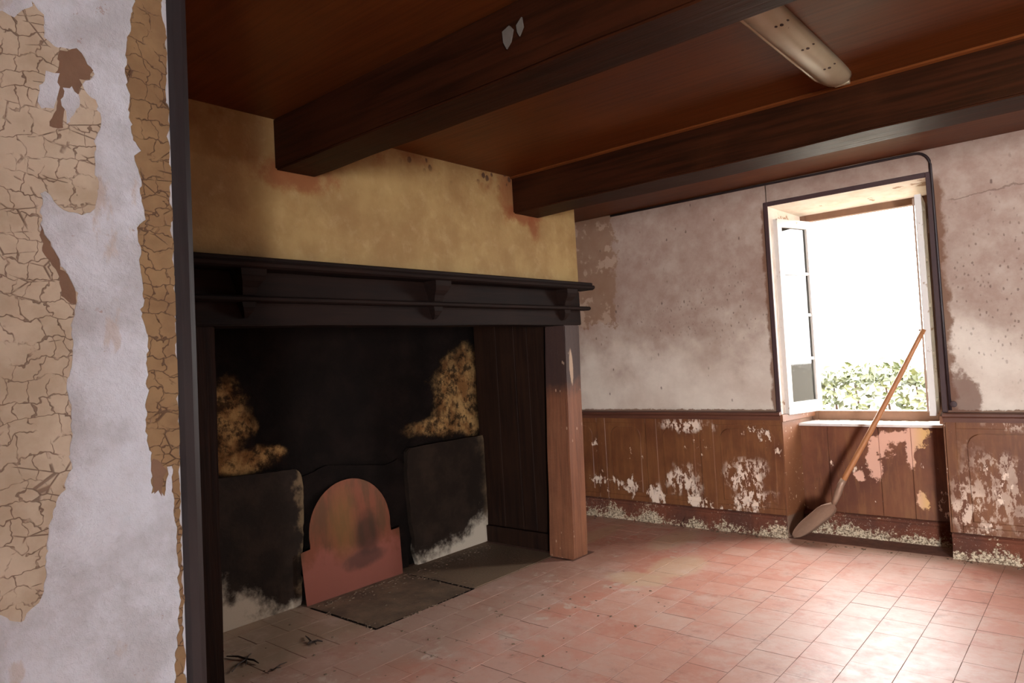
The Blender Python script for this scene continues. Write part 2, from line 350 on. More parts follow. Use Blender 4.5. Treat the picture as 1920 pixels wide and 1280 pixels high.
# ---------------------------------------------------------------- mesh helpers
def obj(name, me, mat, parent=None):
    if isinstance(me, bmesh.types.BMesh):
        bm = me; me = bpy.data.meshes.new(name); bmesh.ops.recalc_face_normals(bm, faces=bm.faces); bm.to_mesh(me); bm.free()
    o = bpy.data.objects.new(name, me); C.objects.link(o)
    if mat: 
        me.materials.clear(); me.materials.append(MAT[mat])
    if parent: o.parent = parent
    return o
def empty(name, loc=(0, 0, 0)):
    o = bpy.data.objects.new(name, None); C.objects.link(o); o.location = loc; o.empty_display_size = .1
    bpy.context.view_layer.update()
    return o
def tag(o, label, cat, group=None):
    o['label'] = label; o['category'] = cat
    if group: o['group'] = group
    return o
def struct(o): o['kind'] = 'structure'; return o
def child(o, parent):
    o.parent = parent; o.matrix_parent_inverse = Matrix.Translation(-parent.location); return o
def box(bm, x0, x1, y0, y1, z0, z1):
    vs = [bm.verts.new((x, y, z)) for x in (x0, x1) for y in (y0, y1) for z in (z0, z1)]
    for f in ((0, 1, 3, 2), (4, 6, 7, 5), (0, 4, 5, 1), (2, 3, 7, 6), (0, 2, 6, 4), (1, 5, 7, 3)): bm.faces.new([vs[i] for i in f])
    return vs
def bev(bm, w=.004, seg=2):
    bmesh.ops.bevel(bm, geom=bm.edges[:], offset=w, segments=seg, affect='EDGES', profile=.6)
def bx(x0, x1, y0, y1, z0, z1, w=0, seg=1):
    bm = bmesh.new(); box(bm, x0, x1, y0, y1, z0, z1)
    if w: bev(bm, w, seg)
    return bm
def prism(bm, pts, axis, a, b_):
    """polygon pts (2D) extruded along axis between a and b_"""
    def mk(p, v): return {'x': (v, p[0], p[1]), 'y': (p[0], v, p[1]), 'z': (p[0], p[1], v)}[axis]
    A = [bm.verts.new(mk(p, a)) for p in pts]; Bv = [bm.verts.new(mk(p, b_)) for p in pts]
    bm.faces.new(A); bm.faces.new(Bv[::-1]); k = len(pts)
    for i in range(k): bm.faces.new((A[i], Bv[i], Bv[(i+1) % k], A[(i+1) % k]))
def wobbly(x0, x1, y0, y1, z0, z1, along, segs, amp, w=.006, seed=0):
    """a hewn timber: box cut along its length, edges slightly uneven"""
    bm = bx(x0, x1, y0, y1, z0, z1)
    ax = 'xyz'.index(along)
    es = [e for e in bm.edges if abs((e.verts[0].co-e.verts[1].co)[ax]) > 1e-5]
    bmesh.ops.subdivide_edges(bm, edges=es, cuts=segs, use_grid_fill=True)
    bev_es = [e for e in bm.edges if len(e.link_faces) == 2 and e.calc_face_angle(0) > .5]
    bmesh.ops.bevel(bm, geom=bev_es, offset=w, segments=2, affect='EDGES')
    for v in bm.verts:
        p = v.co*1.0
        nx = mnoise.noise_vector(Vector((p.x*2.3+seed, p.y*2.3, p.z*2.3)))*amp
        nx[ax] = 0; v.co += nx
    return bm
def tube(pts, r, seg=8, taper=None):
    bm = bmesh.new(); rings = []
    up = Vector((0, 0, 1))
    for i, p in enumerate(pts):
        p = Vector(p); d = (Vector(pts[min(i+1, len(pts)-1)])-Vector(pts[max(i-1, 0)])).normalized()
        s = d.cross(up); s = s if s.length > .05 else d.cross(Vector((0, 1, 0))); s.normalize(); t = d.cross(s)
        rr = r if taper is None else taper[i]
        rings.append([bm.verts.new(p+s*math.cos(a)*rr+t*math.sin(a)*rr) for a in [2*math.pi*k/seg for k in range(seg)]])
    for A, Bv in zip(rings, rings[1:]):
        for k in range(seg): bm.faces.new((A[k], A[(k+1) % seg], Bv[(k+1) % seg], Bv[k]))
    bm.faces.new(rings[0][::-1]); bm.faces.new(rings[-1])
    return bm
def smooth(o):
    for p in o.data.polygons: p.use_smooth = True
    return o

YW, XF, ZC = 5.148, -2.907, 2.573      # window wall, chimney face, ceiling
XL, XR, YB, XB = -3.95, 3.2, -1.8, -3.86

# ---------------------------------------------------------------- room shell
# window wall with splayed opening and the niche below it
bm = bmesh.new()
prism(bm, [(-4.3, YW), (-1.875, YW), (-1.80, 5.6), (-1.80, 5.78), (-4.3, 5.78)], 'z', 0, 2.9)
prism(bm, [(-.85, YW), (3.4, YW), (3.4, 5.78), (-.91, 5.78), (-.91, 5.6)], 'z', 0, 2.9)
prism(bm, [(YW, 2.405), (5.6, 2.37), (5.78, 2.37), (5.78, 2.9), (YW, 2.9)], 'x', -1.88, -.85)
wall_back = struct(obj('wall_back', bm, 'plaster'))
apron = obj('apron_wall', bx(-1.86, -.86, 5.40, 5.78, 0, .78), 'apron', wall_back)
# plaster skins of the reveals
bm = bmesh.new(); prism(bm, [(-1.8745, YW+.002), (-1.7985, 5.6), (-1.794, 5.6), (-1.870, YW+.002)], 'z', .885, 2.40); obj('reveal_plaster', bm, 'reveal', wall_back)
bm = bmesh.new(); prism(bm, [(-.851, YW+.002), (-.9105, 5.6), (-.915, 5.6), (-.855, YW+.002)], 'z', .885, 2.40); obj('reveal_plaster', bm, 'reveal', wall_back)
bm = bmesh.new(); prism(bm, [(YW+.002, 2.405), (5.6, 2.37), (5.6, 2.364), (YW+.002, 2.399)], 'x', -1.87, -.856); obj('lintel_plaster', bm, 'reveal', wall_back)
bm = bmesh.new(); prism(bm, [(-1.8745, YW-.004), (-1.832, 5.4), (-1.824, 5.4), (-1.866, YW-.004)], 'z', .155, .83); obj('niche_side', bm, 'revealbrown', wall_back)
bm = bmesh.new(); prism(bm, [(-.851, YW-.004), (-.885, 5.4), (-.893, 5.4), (-.859, YW-.004)], 'z', .155, .83); obj('niche_side', bm, 'revealbrown', wall_back)

# chimney side: breast above the mantel, flanking masonry, hearth back
bm = bmesh.new()
box(bm, XL, XF, .4, 4.18, 1.86, ZC)                    # breast
box(bm, XL, -3.0, .4, 1.33, 0, 1.86)                    # masonry left of the hearth
box(bm, XL, -3.13, 4.075, 4.165, 0, 1.86)               # cheek right of the hearth
box(bm, -4.3, XL, YB-.2, YW, 0, 2.9)
wall_left = struct(obj('wall_left', bm, 'ochre'))
bm = bmesh.new(); box(bm, XL, XB, 1.33, 4.075, 0, 1.86)
bmesh.ops.subdivide_edges(bm, edges=bm.edges[:], cuts=24, use_grid_fill=True)
for v in bm.verts:
    if v.co.x > XB-.01: v.co.x += .012*mnoise.noise(v.co*4) + .006*mnoise.noise(v.co*13)
smooth(obj('hearth_back', bm, 'soot', wall_left))
obj('hearth_cheek_plaster', bx(XB, -3.06, 1.33, 1.345, 0, 1.86), 'soot', wall_left)
obj('hearth_throat', bx(XB, -2.98, 1.345, 4.0, 1.80, 1.86), 'soot', wall_left)

# the rest of the room, behind the photographer, with an open door
bm = bmesh.new()
box(bm, XR, XR+.2, YB-.2, YW, 0, 2.9); wall_right = struct(obj('wall_right', bm, 'room'))
bm = bmesh.new()
box(bm, XL, 2.05, YB-.2, YB, 0, 2.9); box(bm, 3.05, XR, YB-.2, YB, 0, 2.9); box(bm, 2.05, 3.05, YB-.2, YB, 1.95, 2.9)
wall_front = struct(obj('wall_front', bm, 'room'))
ceil = struct(obj('ceiling', bx(-4.3, 3.4, YB-.2, YW, ZC, 2.9), 'ceil'))

# partition stub beside the photographer: white plaster, layers of old paint, black corner timber
XP = -1.2
def plumb(bm):      # the stub's end leans a little
    for v in bm.verts:
        if v.co.y > 0: v.co.y += (v.co.z-1.46)*.015
    return bm
part = struct(obj('wall_partition', plumb(bx(-1.42, XP, YB, .545, 0, ZC)), 'white'))
def layer(name, px, thick, mat, seed=0, jag=.0055, off=0):
    pts = []
    P = [pX(x, y, XP) for x, y in px]
    n = len(P)
    for i in range(n):
        a, c = P[i], P[(i+1) % n]; k = max(1, int((c-a).length/.006))
        for j in range(k):
            q = a.lerp(c, j/k); nn = mnoise.noise_vector(Vector((q.y*60+seed, q.z*60, 0)))
            n2_ = mnoise.noise_vector(Vector((q.y*190+seed, q.z*190, 3)))
            pts.append((q.y+nn.x*jag+n2_.x*jag*.5, q.z+nn.y*jag+n2_.y*jag*.5))
    tri = tessellate_polygon([[Vector((p[0], p[1], 0)) for p in pts]])
    bm = bmesh.new(); A = [bm.verts.new((XP+off, p[0], p[1])) for p in pts]; D = [bm.verts.new((XP+off+thick, p[0], p[1])) for p in pts]
    for t in tri:
        try: bm.faces.new([D[i] for i in t])
        except ValueError: pass
    k = len(pts)
    for i in range(k): bm.faces.new((A[i], A[(i+1) % k], D[(i+1) % k], D[i]))
    return obj(name, bm, mat, part)
TAN = [(-160, 20), (-60, 20), (0, 22), (25, 32), (50, 22), (62, 5), (78, 25), (85, 70), (100, 85), (118, 92), (140, 92), (158, 108), (165, 120), (175, 135), (172, 155), (152, 155), (160, 175), (178, 190), (188, 215), (188, 235), (180, 250), (180, 280), (176, 320), (180, 365), (172, 400), (155, 403), (130, 395), (110, 388), (95, 370), (85, 355), (78, 365), (75, 400), (72, 430), (85, 450), (95, 470), (108, 480), (110, 500), (125, 510), (130, 530), (140, 545), (143, 570), (135, 580), (133, 610), (132, 640), (137, 665), (135, 690), (125, 720), (125, 745), (133, 760), (133, 790), (132, 830), (132, 880), (120, 915), (105, 940), (95, 980), (88, 1040), (85, 1090), (75, 1120), (60, 1140), (40, 1165), (18, 1165), (0, 1150), (-60, 1130), (-160, 1100)]
layer('old_paint_layer', TAN, .0022, 'tan', 1)
layer('old_paint_layer', [(250, -90), (250, 0), (245, 40), (238, 90), (235, 130), (242, 170), (243, 220), (250, 262), (266, 285), (250, 295), (262, 330), (268, 370), (272, 410), (260, 430), (265, 470), (262, 510), (270, 540), (266, 580), (275, 620), (277, 680), (275, 740), (272, 800), (275, 825), (282, 850), (288, 890), (285, 925), (296, 918), (306, 930), (313, 875), (320, 872), (325, 920), (328, 970), (332, 1000), (334, 1060), (335, 1100), (338, 1170), (330, 1195), (330, 1290), (331, 1380), (351, 1380), (346, 1280), (339, 1000), (330, 640), (318, 300), (305, 0), (302, -90)], .002, 'tan2', 5)
layer('paint_undercoat', [(112, 94), (140, 93), (158, 110), (172, 138), (170, 152), (150, 152), (148, 175), (120, 195), (118, 240), (90, 238), (105, 200), (104, 140)], .0006, 'under', 9, off=.0022)
layer('paint_undercoat', [(74, 420), (86, 448), (97, 470), (108, 482), (112, 502), (126, 512), (131, 530), (141, 548), (140, 572), (118, 560), (112, 520), (92, 492), (80, 470)], .0006, 'under', 9, off=.0022)
layer('paint_undercoat', [(284, 860), (300, 868), (308, 880), (306, 928), (296, 918), (286, 926)], .0006, 'under', 12, off=.002)
layer('plaster_spot', [(88, 132), (105, 136), (108, 170), (98, 200), (80, 204), (70, 190), (78, 165), (84, 150)], .001, 'white', 3, off=.0022)
layer('plaster_spot', [(118, 165), (135, 163), (143, 180), (150, 198), (140, 208), (132, 228), (124, 235), (122, 210), (115, 190)], .001, 'white', 4, off=.0022)
bm = bmesh.new()
y0 = .538
prism(bm, [(-1.43, y0), (XP+.002, y0), (XP+.010, y0+.006), (XP+.012, y0+.020), (XP+.008, y0+.030), (XP-.002, y0+.034), (-1.43, y0+.034)], 'z', 0, ZC-.001)
o = obj('corner_timber', plumb(bm), 'jamb', part)

# floor: mortar bed and single tiles
floor_ = struct(obj('floor', bx(-4.3, 3.4, YB-.2, 5.78, -.12, -.0003), 'mortar'))
def tile_mesh(name, lx, ly, h=.016, c=.0004):
    bm = bx(-lx/2, lx/2, -ly/2, ly/2, -h, 0)
    bmesh.ops.bevel(bm, geom=[e for e in bm.edges if e.verts[0].co.z > -.001 and e.verts[1].co.z > -.001], offset=c, segments=1, affect='EDGES')
    me = bpy.data.meshes.new(name); bm.to_mesh(me); bm.free(); me.materials.append(MAT['tile']); return me
T, TL = .193, .20
tm = {}
def get_tile(ly):
    k = round(ly, 2)
    if k not in tm: tm[k] = tile_mesh('floor_tile', T-.0025, k-.0025)
    return tm[k]
cands = []
x = XL+.02
k0 = int(math.floor((XL+.02+.772)/T))
for k in range(k0, int((XR+.772)/T)+1):
    cx = -.772+(k+.5)*T
    if cx > XR-.05: continue
    segs = [(YB, YW-.02)]
    if cx < -2.92 and cx > -3.09: segs = [(1.45, 3.90), (4.17, YW-.02)] if cx < XF-.02 else segs
    if cx < -3.09: segs = [(1.43, 2.37), (4.18, YW-.02)]
    if cx+T/2 > -1.42 and cx-T/2 < -1.2: segs = [(.60, YW-.02)]
    st = random.random()*TL
    for (a, c) in segs:
        y = a
        first = True
        while y < c-.04:
            ly = TL+random.uniform(-.012, .012) if not first else .06+st*.7
            first = False
            ly = min(ly, c-y)
            if c-y-ly < .05: ly = c-y
            if -1.35 < cx < -1.2 and y < .6: pass
            cands.append((cx, y+ly/2, ly)); y += ly
inview, rest = [], []
for t in cands:
    px, py = proj((t[0], t[1], 0))
    (inview if -20 < px < 1990 and py < 1360 and px > 330 else rest).append(t)
inview.sort(key=lambda t: t[1]**2+t[0]**2)
rest += inview[300:]; inview = inview[:300]
for (cx, cy, ly) in inview:
    o = bpy.data.objects.new('tile', get_tile(ly)); C.objects.link(o); o.parent = floor_
    o.location = (cx, cy, random.uniform(.0001, .0006)); o.rotation_euler = (random.gauss(0, .0006), random.gauss(0, .0006), random.gauss(0, .004))
bm = bmesh.new()
for (cx, cy, ly) in rest: box(bm, cx-T/2+.0015, cx+T/2-.0015, cy-ly/2+.0015, cy+ly/2-.0015, -.016, 0)
o = obj('tile_field', bm, 'tile', floor_); o['kind'] = 'stuff'
o = obj('hearth_slab', bx(-3.82, -3.094, 2.376, 3.117, -.03, .0006, .0005), 'hearth', floor_)
o = obj('hearth_slab', bx(-3.82, -3.094, 3.126, 3.985, -.03, .002, .0015), 'hearth', floor_)

for q in ((-3.70, -3.085, 3.113, 3.130), (-3.70, -3.085, 2.364, 2.380), (-3.096, -3.082, 2.37, 3.125)):
    o = obj('soot_filled_joint', wobbly(q[0], q[1], q[2], q[3], -.01, .0016, 'x' if q[1]-q[0] > .1 else 'y', 24, .003, .001, q[2]), 'soot', floor_)

# ---------------------------------------------------------------- dado on the window wall
def dpart(name, bmx, mat='dado'): return obj(name, bmx, mat, wall_back)
def field(x0, x1, z0, z1, y0, y1, cut=.07):
    """raised panel with scooped top corners"""
    pts = [(x0, z0), (x1, z0)]
    for i in range(6):
        a = math.pi/2*i/5; pts.append((x1-cut*(1-math.sin(a))*0 - cut*(1-math.cos(a)), z1-cut+cut*math.sin(a)))
    for i in range(6):
        a = math.pi/2*i/5; pts.append((x0+cut*(1-math.cos(math.pi/2-a)), z1-cut+cut*math.sin(math.pi/2-a)))
    bm = bmesh.new(); prism(bm, pts, 'y', y0, y1)
    bmesh.ops.bevel(bm, geom=[e for e in bm.edges if abs(e.verts[0].co.y-y1) < 1e-6 and abs(e.verts[1].co.y-y1) < 1e-6], offset=.006, segments=1, affect='EDGES')
    return bm
def dado(xs, xe, stiles):
    dpart('dado_backing', bx(xs, xe, YW-.006, YW-.0002, .14, .86))
    edges = [xs]+[s for st in stiles for s in st]+[xe]
    for (a, c) in stiles: dpart('stile', bx(a, c, YW-.015, YW-.006, .15, .86, .003))
    for i in range(0, len(edges), 2):
        a, c = edges[i], edges[i+1]
        if c-a > .16: dpart('panel', field(a+.055, c-.055, .23, .775, YW-.006, YW-.0125))
        dpart('panel_rail', bx(a, c, YW-.012, YW-.006, .805, .86, .003)); dpart('panel_rail', bx(a, c, YW-.012, YW-.006, .15, .20, .003))
dado(XL+.02, -1.875, [(-3.47, -3.385), (-2.99, -2.89), (-2.51, -2.40)])
dado(-.85, 3.19, [(-.848, -.79), (-.25, -.15), (.3, .4), (.85, .95), (1.4, 1.5), (1.95, 2.05), (2.5, 2.6)])
# dado rail
def railp(x0, x1):
    pts = [(YW-.0002, .846), (YW-.030, .846), (YW-.032, .874), (YW-.046, .884), (YW-.046, .898), (YW-.036, .905), (YW-.0002, .907)]
    bm = bmesh.new(); prism(bm, pts, 'x', x0, x1); return bm
dpart('dado_rail', railp(XL+.02, -1.868), 'rail'); dpart('dado_rail', railp(-.855, 3.19), 'rail')
# rail returning along the window reveals
bm = bmesh.new(); prism(bm, [(-1.873, YW-.03), (-1.798, 5.597), (-1.776, 5.597), (-1.851, YW-.03)], 'z', .835, .884); dpart('reveal_rail', bm, 'revealbrown')
bm = bmesh.new(); prism(bm, [(-.85, YW-.03), (-.908, 5.597), (-.93, 5.597), (-.872, YW-.03)], 'z', .835, .884); dpart('reveal_rail', bm, 'revealbrown')
# skirting
def skirt(name, x0, x1, y):
    pts = [(y-.0002, 0), (y-.045, 0), (y-.034, .04), (y-.026, .08), (y-.024, .125), (y-.032, .135), (y-.032, .148), (y-.018, .157), (y-.0002, .158)]
    bm = bmesh.new(); prism(bm, pts, 'x', x0, x1)
    es = [e for e in bm.edges if abs(e.verts[0].co.x-e.verts[1].co.x) > .1]
    bmesh.ops.subdivide_edges(bm, edges=es, cuts=int((x1-x0)/.02), use_grid_fill=True)
    for v in bm.verts:
        if v.co.y < y-.001 and v.co.z < .1:
            v.co.y += .007*mnoise.noise(v.co*34) - .006*(mnoise.noise(v.co*11) > .2)*(v.co.z < .06)
    return struct(obj(name, bm, 'skirt'))
skirt('baseboard_back', XL+.02, -1.876, YW-.006)
skirt('baseboard_right', -.849, 3.19, YW-.006)
skirt('baseboard_niche', -1.83, -.892, 5.40)
# apron boards in the niche
for i, (a, c) in enumerate(((-1.828, -1.64), (-1.634, -1.30), (-1.296, -1.10), (-1.096, -.896))):
    obj('apron_board', bx(a, c, 5.392, 5.3998, .158, .775, .002), 'apron', wall_back)
struct(obj('trim_1', bx(-1.829, -.90, 5.37, 5.60, .7802, .80, .005, 2), 'wpaint'))['label'] = 'pale window sill'

# ---------------------------------------------------------------- window
win = struct(empty('window_1', (-1.35, 5.62, .80)))
def wpart(name, bmx, mat, par=win):
    o = obj(name, bmx, mat); child(o, par); return o
wpart('frame_jamb', bx(-1.80, -1.755, 5.60, 5.67, .80, 2.37, .004), 'wframe')
wpart('frame_jamb', bx(-.955, -.91, 5.60, 5.67, .80, 2.37, .004), 'wframe')
wpart('frame_head', bx(-1.755, -.955, 5.60, 5.67, 2.315, 2.37, .004), 'wframe')
wpart('frame_sill_rail', bx(-1.755, -.955, 5.60, 5.67, .80, .872, .004), 'wframe')
def casement(hx, hy, ang, side):
    """local: hinge at origin, leaf runs along +u; thickness t"""
    wd, z0, z1, th = .405, .878, 2.31, .038
    M_ = Matrix.Translation((hx, hy, 0)) @ Matrix.Rotation(ang, 4, 'Z')
    def lb(u0, u1, v0, v1, za, zb, bevel=.003):
        bm = bx(u0, u1, v0, v1, za, zb, bevel); bmesh.ops.transform(bm, matrix=M_, verts=bm.verts[:]); return bm
    root = bmesh.new()
    box(root, 0, .05, 0, th, z0, z1); box(root, wd-.05, wd, 0, th, z0, z1)
    box(root, .05, wd-.05, 0, th, z1-.06, z1); box(root, .05, wd-.05, 0, th, z0, z0+.085)
    bmesh.ops.transform(root, matrix=M_, verts=root.verts[:])
    c = wpart('casement', root, 'wpaint')
    zs = [z0+.085, 1.275, 1.60, 1.91, z1-.06]
    def sub(name, bmx, mat):
        o = obj(name, bmx, mat, c); o.matrix_parent_inverse = Matrix.Translation(-win.location) @ Matrix.Translation(win.location) ; return o
    for z in zs[1:-1]: sub('glazing_bar', lb(.05, wd-.05, .006, th-.006, z-.011, z+.011), 'wpaint')
    for i in range(4): sub('pane', lb(.05, wd-.05, th/2-.0015, th/2+.0015, zs[i]+(.011 if i else 0), zs[i+1]-(.011 if i < 3 else 0), 0), 'glass')
    for z in (1.05, 2.15): sub('hinge', lb(-.012, .008, -.012 if side > 0 else th, 0 if side > 0 else th+.012, z-.05, z+.05, .002), 'iron')
    return c, sub, lb
# left leaf swings in against the left reveal
vl = Vector((-1.866, 5.212))-Vector((-1.755, 5.60)); c1, sub1, lb1 = casement(-1.752, 5.598, math.atan2(vl.y, vl.x), 1)
vr = Vector((-.903, 5.205))-Vector((-.948, 5.60)); c2, sub2, lb2 = casement(-.984, 5.598, math.atan2(vr.y, vr.x), -1)
sub2('catch', lb2(.36, .405, -.03, .0, 1.425, 1.44, .002), 'iron')
sub2('locking_rod', lb2(.385, .398, -.014, -.002, .90, 2.29, .002), 'iron')
# dark trim round the opening
def wt(n, bmx): o = struct(obj(n, bmx, 'wtrim')); return o
wt('trim_2', bx(-1.898, -1.868, YW-.014, YW-.0003, .907, 2.43, .003))
wt('trim_3', bx(-1.868, -.857, YW-.014, YW-.0003, 2.398, 2.43, .003))
wt('trim_4', bx(-.857, -.827, YW-.014, YW-.0003, .907, 2.43, .003))
kc = pY(1789, 757, YW); bm = bmesh.new()
bmesh.ops.create_cone(bm, cap_ends=True, segments=14, radius1=.016, radius2=.02, depth=.022, matrix=Matrix.Translation((kc.x, YW-.0115, kc.z)) @ Matrix.Rotation(math.radians(90), 4, 'X'))
bev(bm, .003, 2)
tag(smooth(obj('wall_knob', bm, 'wtrim')), 'small round dark knob on the wall beside the foot of the window', 'knob')
# cable running along the ceiling and down beside the window
pts = [Vector((-3.2, YW-.010, 2.562)), Vector((-1.95, YW-.012, 2.561)), Vector((-1.4, YW-.012, 2.559)), Vector((-.91, YW-.012, 2.560))]
for i in range(1, 7):
    a = math.pi/2*i/6; pts.append(Vector((-.91+.085*math.sin(a), YW-.012, 2.475+.085*math.cos(a))))
pts += [Vector((-.822, YW-.012, 2.3)), Vector((-.818, YW-.012, 1.6)), Vector((-.812, YW-.012, .92))]
cable = smooth(obj('electric_cable', tube(pts, .0085, 8), 'cable')); tag(cable, 'dark electric cable bent from the ceiling down beside the window', 'cable')

# ---------------------------------------------------------------- ceiling beams
def beam(y0, y1, label, seed):
    o = obj('ceiling_beam', wobbly(XF+.001, XR-.002, y0, y1, 2.335, ZC-.0005, 'x', 40, .006, .008, seed), 'beam'); tag(o, label, 'beam'); return o
b1 = beam(1.79, 2.005, 'dark ceiling beam with a pale paper scrap stuck on its side', 1)
b2 = beam(3.493, 3.745, 'dark ceiling beam nearest the window, the lamp ends against it', 5)
beam(.10, .33, 'dark ceiling beam behind the white peeling partition', 9)
bm = bmesh.new(); prism(bm, [(3.493, ZC-.001), (3.478, ZC-.001), (3.480, ZC-.010), (3.493, ZC-.016)], 'x', XF+.002, XR-.01); obj('bead', bm, 'ceil', b2)
bm = bmesh.new(); prism(bm, [(2.005, ZC-.001), (2.02, ZC-.001), (2.018, ZC-.010), (2.005, ZC-.016)], 'x', XF+.002, XR-.01); obj('bead', bm, 'ceil', b1)
for outline in ([(942, 60), (955, 48), (962, 55), (958, 78), (950, 92), (944, 80)], [(968, 48), (978, 32), (981, 50), (974, 68), (970, 60)]):
    P = [pY(x, y, 1.783) for x, y in outline]; bm = bmesh.new(); prism(bm, [(p.x, p.z) for p in P], 'y', 1.781, 1.787); obj('paper_scrap', bm, 'paper', b1)

# ---------------------------------------------------------------- fluorescent lamp
lamp = empty('ceiling_lamp', (-.865, 2.75, ZC)); tag(lamp, 'long cream enamel strip lamp screwed to the ceiling', 'lamp')
ya, yb, xc = 2.16, 3.40, -.868
prof = [(-.060, 0), (-.056, -.034), (-.044, -.052), (-.020, -.060), (.016, -.058), (.042, -.046), (.057, -.022), (.062, 0)]
bm = bmesh.new(); rings = []
for (y, s) in ((ya, .55), (ya+.05, 1), (yb-.22, 1), (yb-.12, .93), (yb-.05, .78), (yb-.01, .52)):
    rings.append([bm.verts.new((xc+p[0]*(.55+.45*s), y, ZC-.0005+p[1]*s)) for p in prof])
for A, Bv in zip(rings, rings[1:]):
    for k in range(len(prof)): bm.faces.new((A[k], A[(k+1) % 8], Bv[(k+1) % 8], Bv[k]))
bm.faces.new(rings[0]); bm.faces.new(rings[-1][::-1])
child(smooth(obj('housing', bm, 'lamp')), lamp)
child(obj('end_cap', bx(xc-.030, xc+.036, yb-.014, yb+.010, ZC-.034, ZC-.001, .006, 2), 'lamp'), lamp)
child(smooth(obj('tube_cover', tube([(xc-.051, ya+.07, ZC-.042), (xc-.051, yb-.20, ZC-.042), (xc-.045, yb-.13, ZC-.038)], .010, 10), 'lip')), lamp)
for y in (2.50, 2.78, 3.05):
    for dx, dz, r in ((.022, -.0565, .006), (.036, -.0495, .008), (.052, -.032, .006)):
        bm = bmesh.new(); bmesh.ops.create_uvsphere(bm, u_segments=8, v_segments=5, radius=r, matrix=Matrix.Translation((xc+dx, y+dx*1.2, ZC+dz)) @ Matrix.Diagonal((1, 1.4, .35, 1)))
        child(obj('screw', bm, 'mark'), lamp)

# ---------------------------------------------------------------- fireplace
fp = empty('fireplace', (-3.0, 2.72, 0)); tag(fp, 'wide dark oak fireplace surround with bracketed mantel shelf', 'fireplace')
def fpart(name, bmx, mat, par=fp):
    o = obj(name, bmx, mat); child(o, par); return o
def post(yb0, yb1, yt0, yt1, zt):
    bm = bx(-3.115, -2.905, 0, 1, 0, zt); ax = 2
    es = [e for e in bm.edges if abs(e.verts[0].co.z-e.verts[1].co.z) > .1]
    bmesh.ops.subdivide_edges(bm, edges=es, cuts=14, use_grid_fill=True)
    for v in bm.verts:
        t = v.co.z/zt; u = v.co.y; v.co.y = (yb0+(yt0-yb0)*t)*(1-u)+(yb1+(yt1-yb1)*t)*u
        if v.co.x < -3: v.co.x += .035*t
    bmesh.ops.bevel(bm, geom=[e for e in bm.edges if len(e.link_faces) == 2 and e.calc_face_angle(0) > .5], offset=.006, segments=2, affect='EDGES')
    for v in bm.verts:
        nv = mnoise.noise_vector(v.co*3)*.005; nv.z = 0; v.co += nv
    return bm
fpart('post', post(3.925, 4.10, 3.975, 4.155, 1.612), 'post')
fpart('post', post(1.25, 1.436, 1.28, 1.47, 1.612), 'hboard')
lint = fpart('lintel', wobbly(-3.06, -2.895, 1.10, 4.172, 1.613, 1.852, 'y', 20, .004, .005, 3), 'mantel')
sh = bmesh.new()
prism(sh, [(-2.91, 1.906), (-2.81, 1.906), (-2.80, 1.900), (-2.80, 1.888), (-2.785, 1.884), (-2.780, 1.874), (-2.785, 1.862), (-2.80, 1.854), (-2.91, 1.854)], 'y', 1.12, 4.20)
fpart('mantel_shelf', sh, 'mantel')
r_ = bmesh.new(); prism(r_, [(-2.90, 1.740), (-2.845, 1.740), (-2.835, 1.732), (-2.838, 1.720), (-2.85, 1.714), (-2.90, 1.714)], 'y', 1.12, 4.215)
fpart('mantel_moulding', r_, 'mantel')
def corbel(y):
    # profile in X,Z swept with changing width
    up = [(.100, 1.853, .060), (.098, 1.825, .058), (.085, 1.80, .048), (.062, 1.775, .036), (.050, 1.742, .030)]
    lo = [(.048, 1.713, .034), (.046, 1.69, .028), (.034, 1.668, .018), (.014, 1.645, .008)]
    bm = bmesh.new()
    for pr in (up, lo):
        rg_ = [[bm.verts.new((-2.897+(d if sx else -.003), y+s*wd, z)) for sx, s in ((0, -1), (1, -1), (1, 1), (0, 1))] for d, z, wd in pr]
        for A, Bv in zip(rg_, rg_[1:]):
            for k in range(4): bm.faces.new((A[k], A[(k+1) % 4], Bv[(k+1) % 4], Bv[k]))
        bm.faces.new(rg_[0]); bm.faces.new(rg_[-1][::-1])
    return bm
for y in (1.60, 2.73, 3.95): fpart('corbel', corbel(y), 'mantel')
# boarded right cheek of the hearth
xs = [-3.85, -3.62, -3.435, -3.31, -3.125]
for i, (a, c) in enumerate(zip(xs, xs[1:])):
    fpart('cheek_board', bx(a+.002, c-.002, 4.050-.004*(i % 2), 4.074, .0, 1.80, .003), 'hboard')
fpart('cheek_skirting', bx(-3.80, -3.13, 4.012, 4.044, .002, .125, .008, 2), 'hboard')

# cement slabs leaning on the hearth back and the copper fireback
def plate(name, outline, X0, thick, mat, seed, jag=.003, bevel=.006, lean=0):
    pts = []; n = len(outline)
    for i in range(n):
        a, c = Vector(outline[i]), Vector(outline[(i+1) % n]); k = max(1, int((c-a).length/.03))
        for j in range(k):
            q = a.lerp(c, j/k); nv = mnoise.noise_vector(Vector((q.x*22+seed, q.y*22, 0)))*jag
            pts.append((q.x+nv.x, max(.0, q.y+nv.y) if q.y > .01 else q.y))
    bm = bmesh.new(); prism(bm, pts, 'x', X0, X0+thick)
    bmesh.ops.bevel(bm, geom=[e for e in bm.edges if e.verts[0].co.x > X0+thick-1e-6 and e.verts[1].co.x > X0+thick-1e-6], offset=bevel, segments=2, affect='EDGES')
    for v in bm.verts: v.co.x -= lean*v.co.z
    return obj(name, bm, mat)
def P2(lst, X0): return [(pX(x, y, X0).y, max(0, pX(x, y, X0).z)) for x, y in lst]
zf = .0
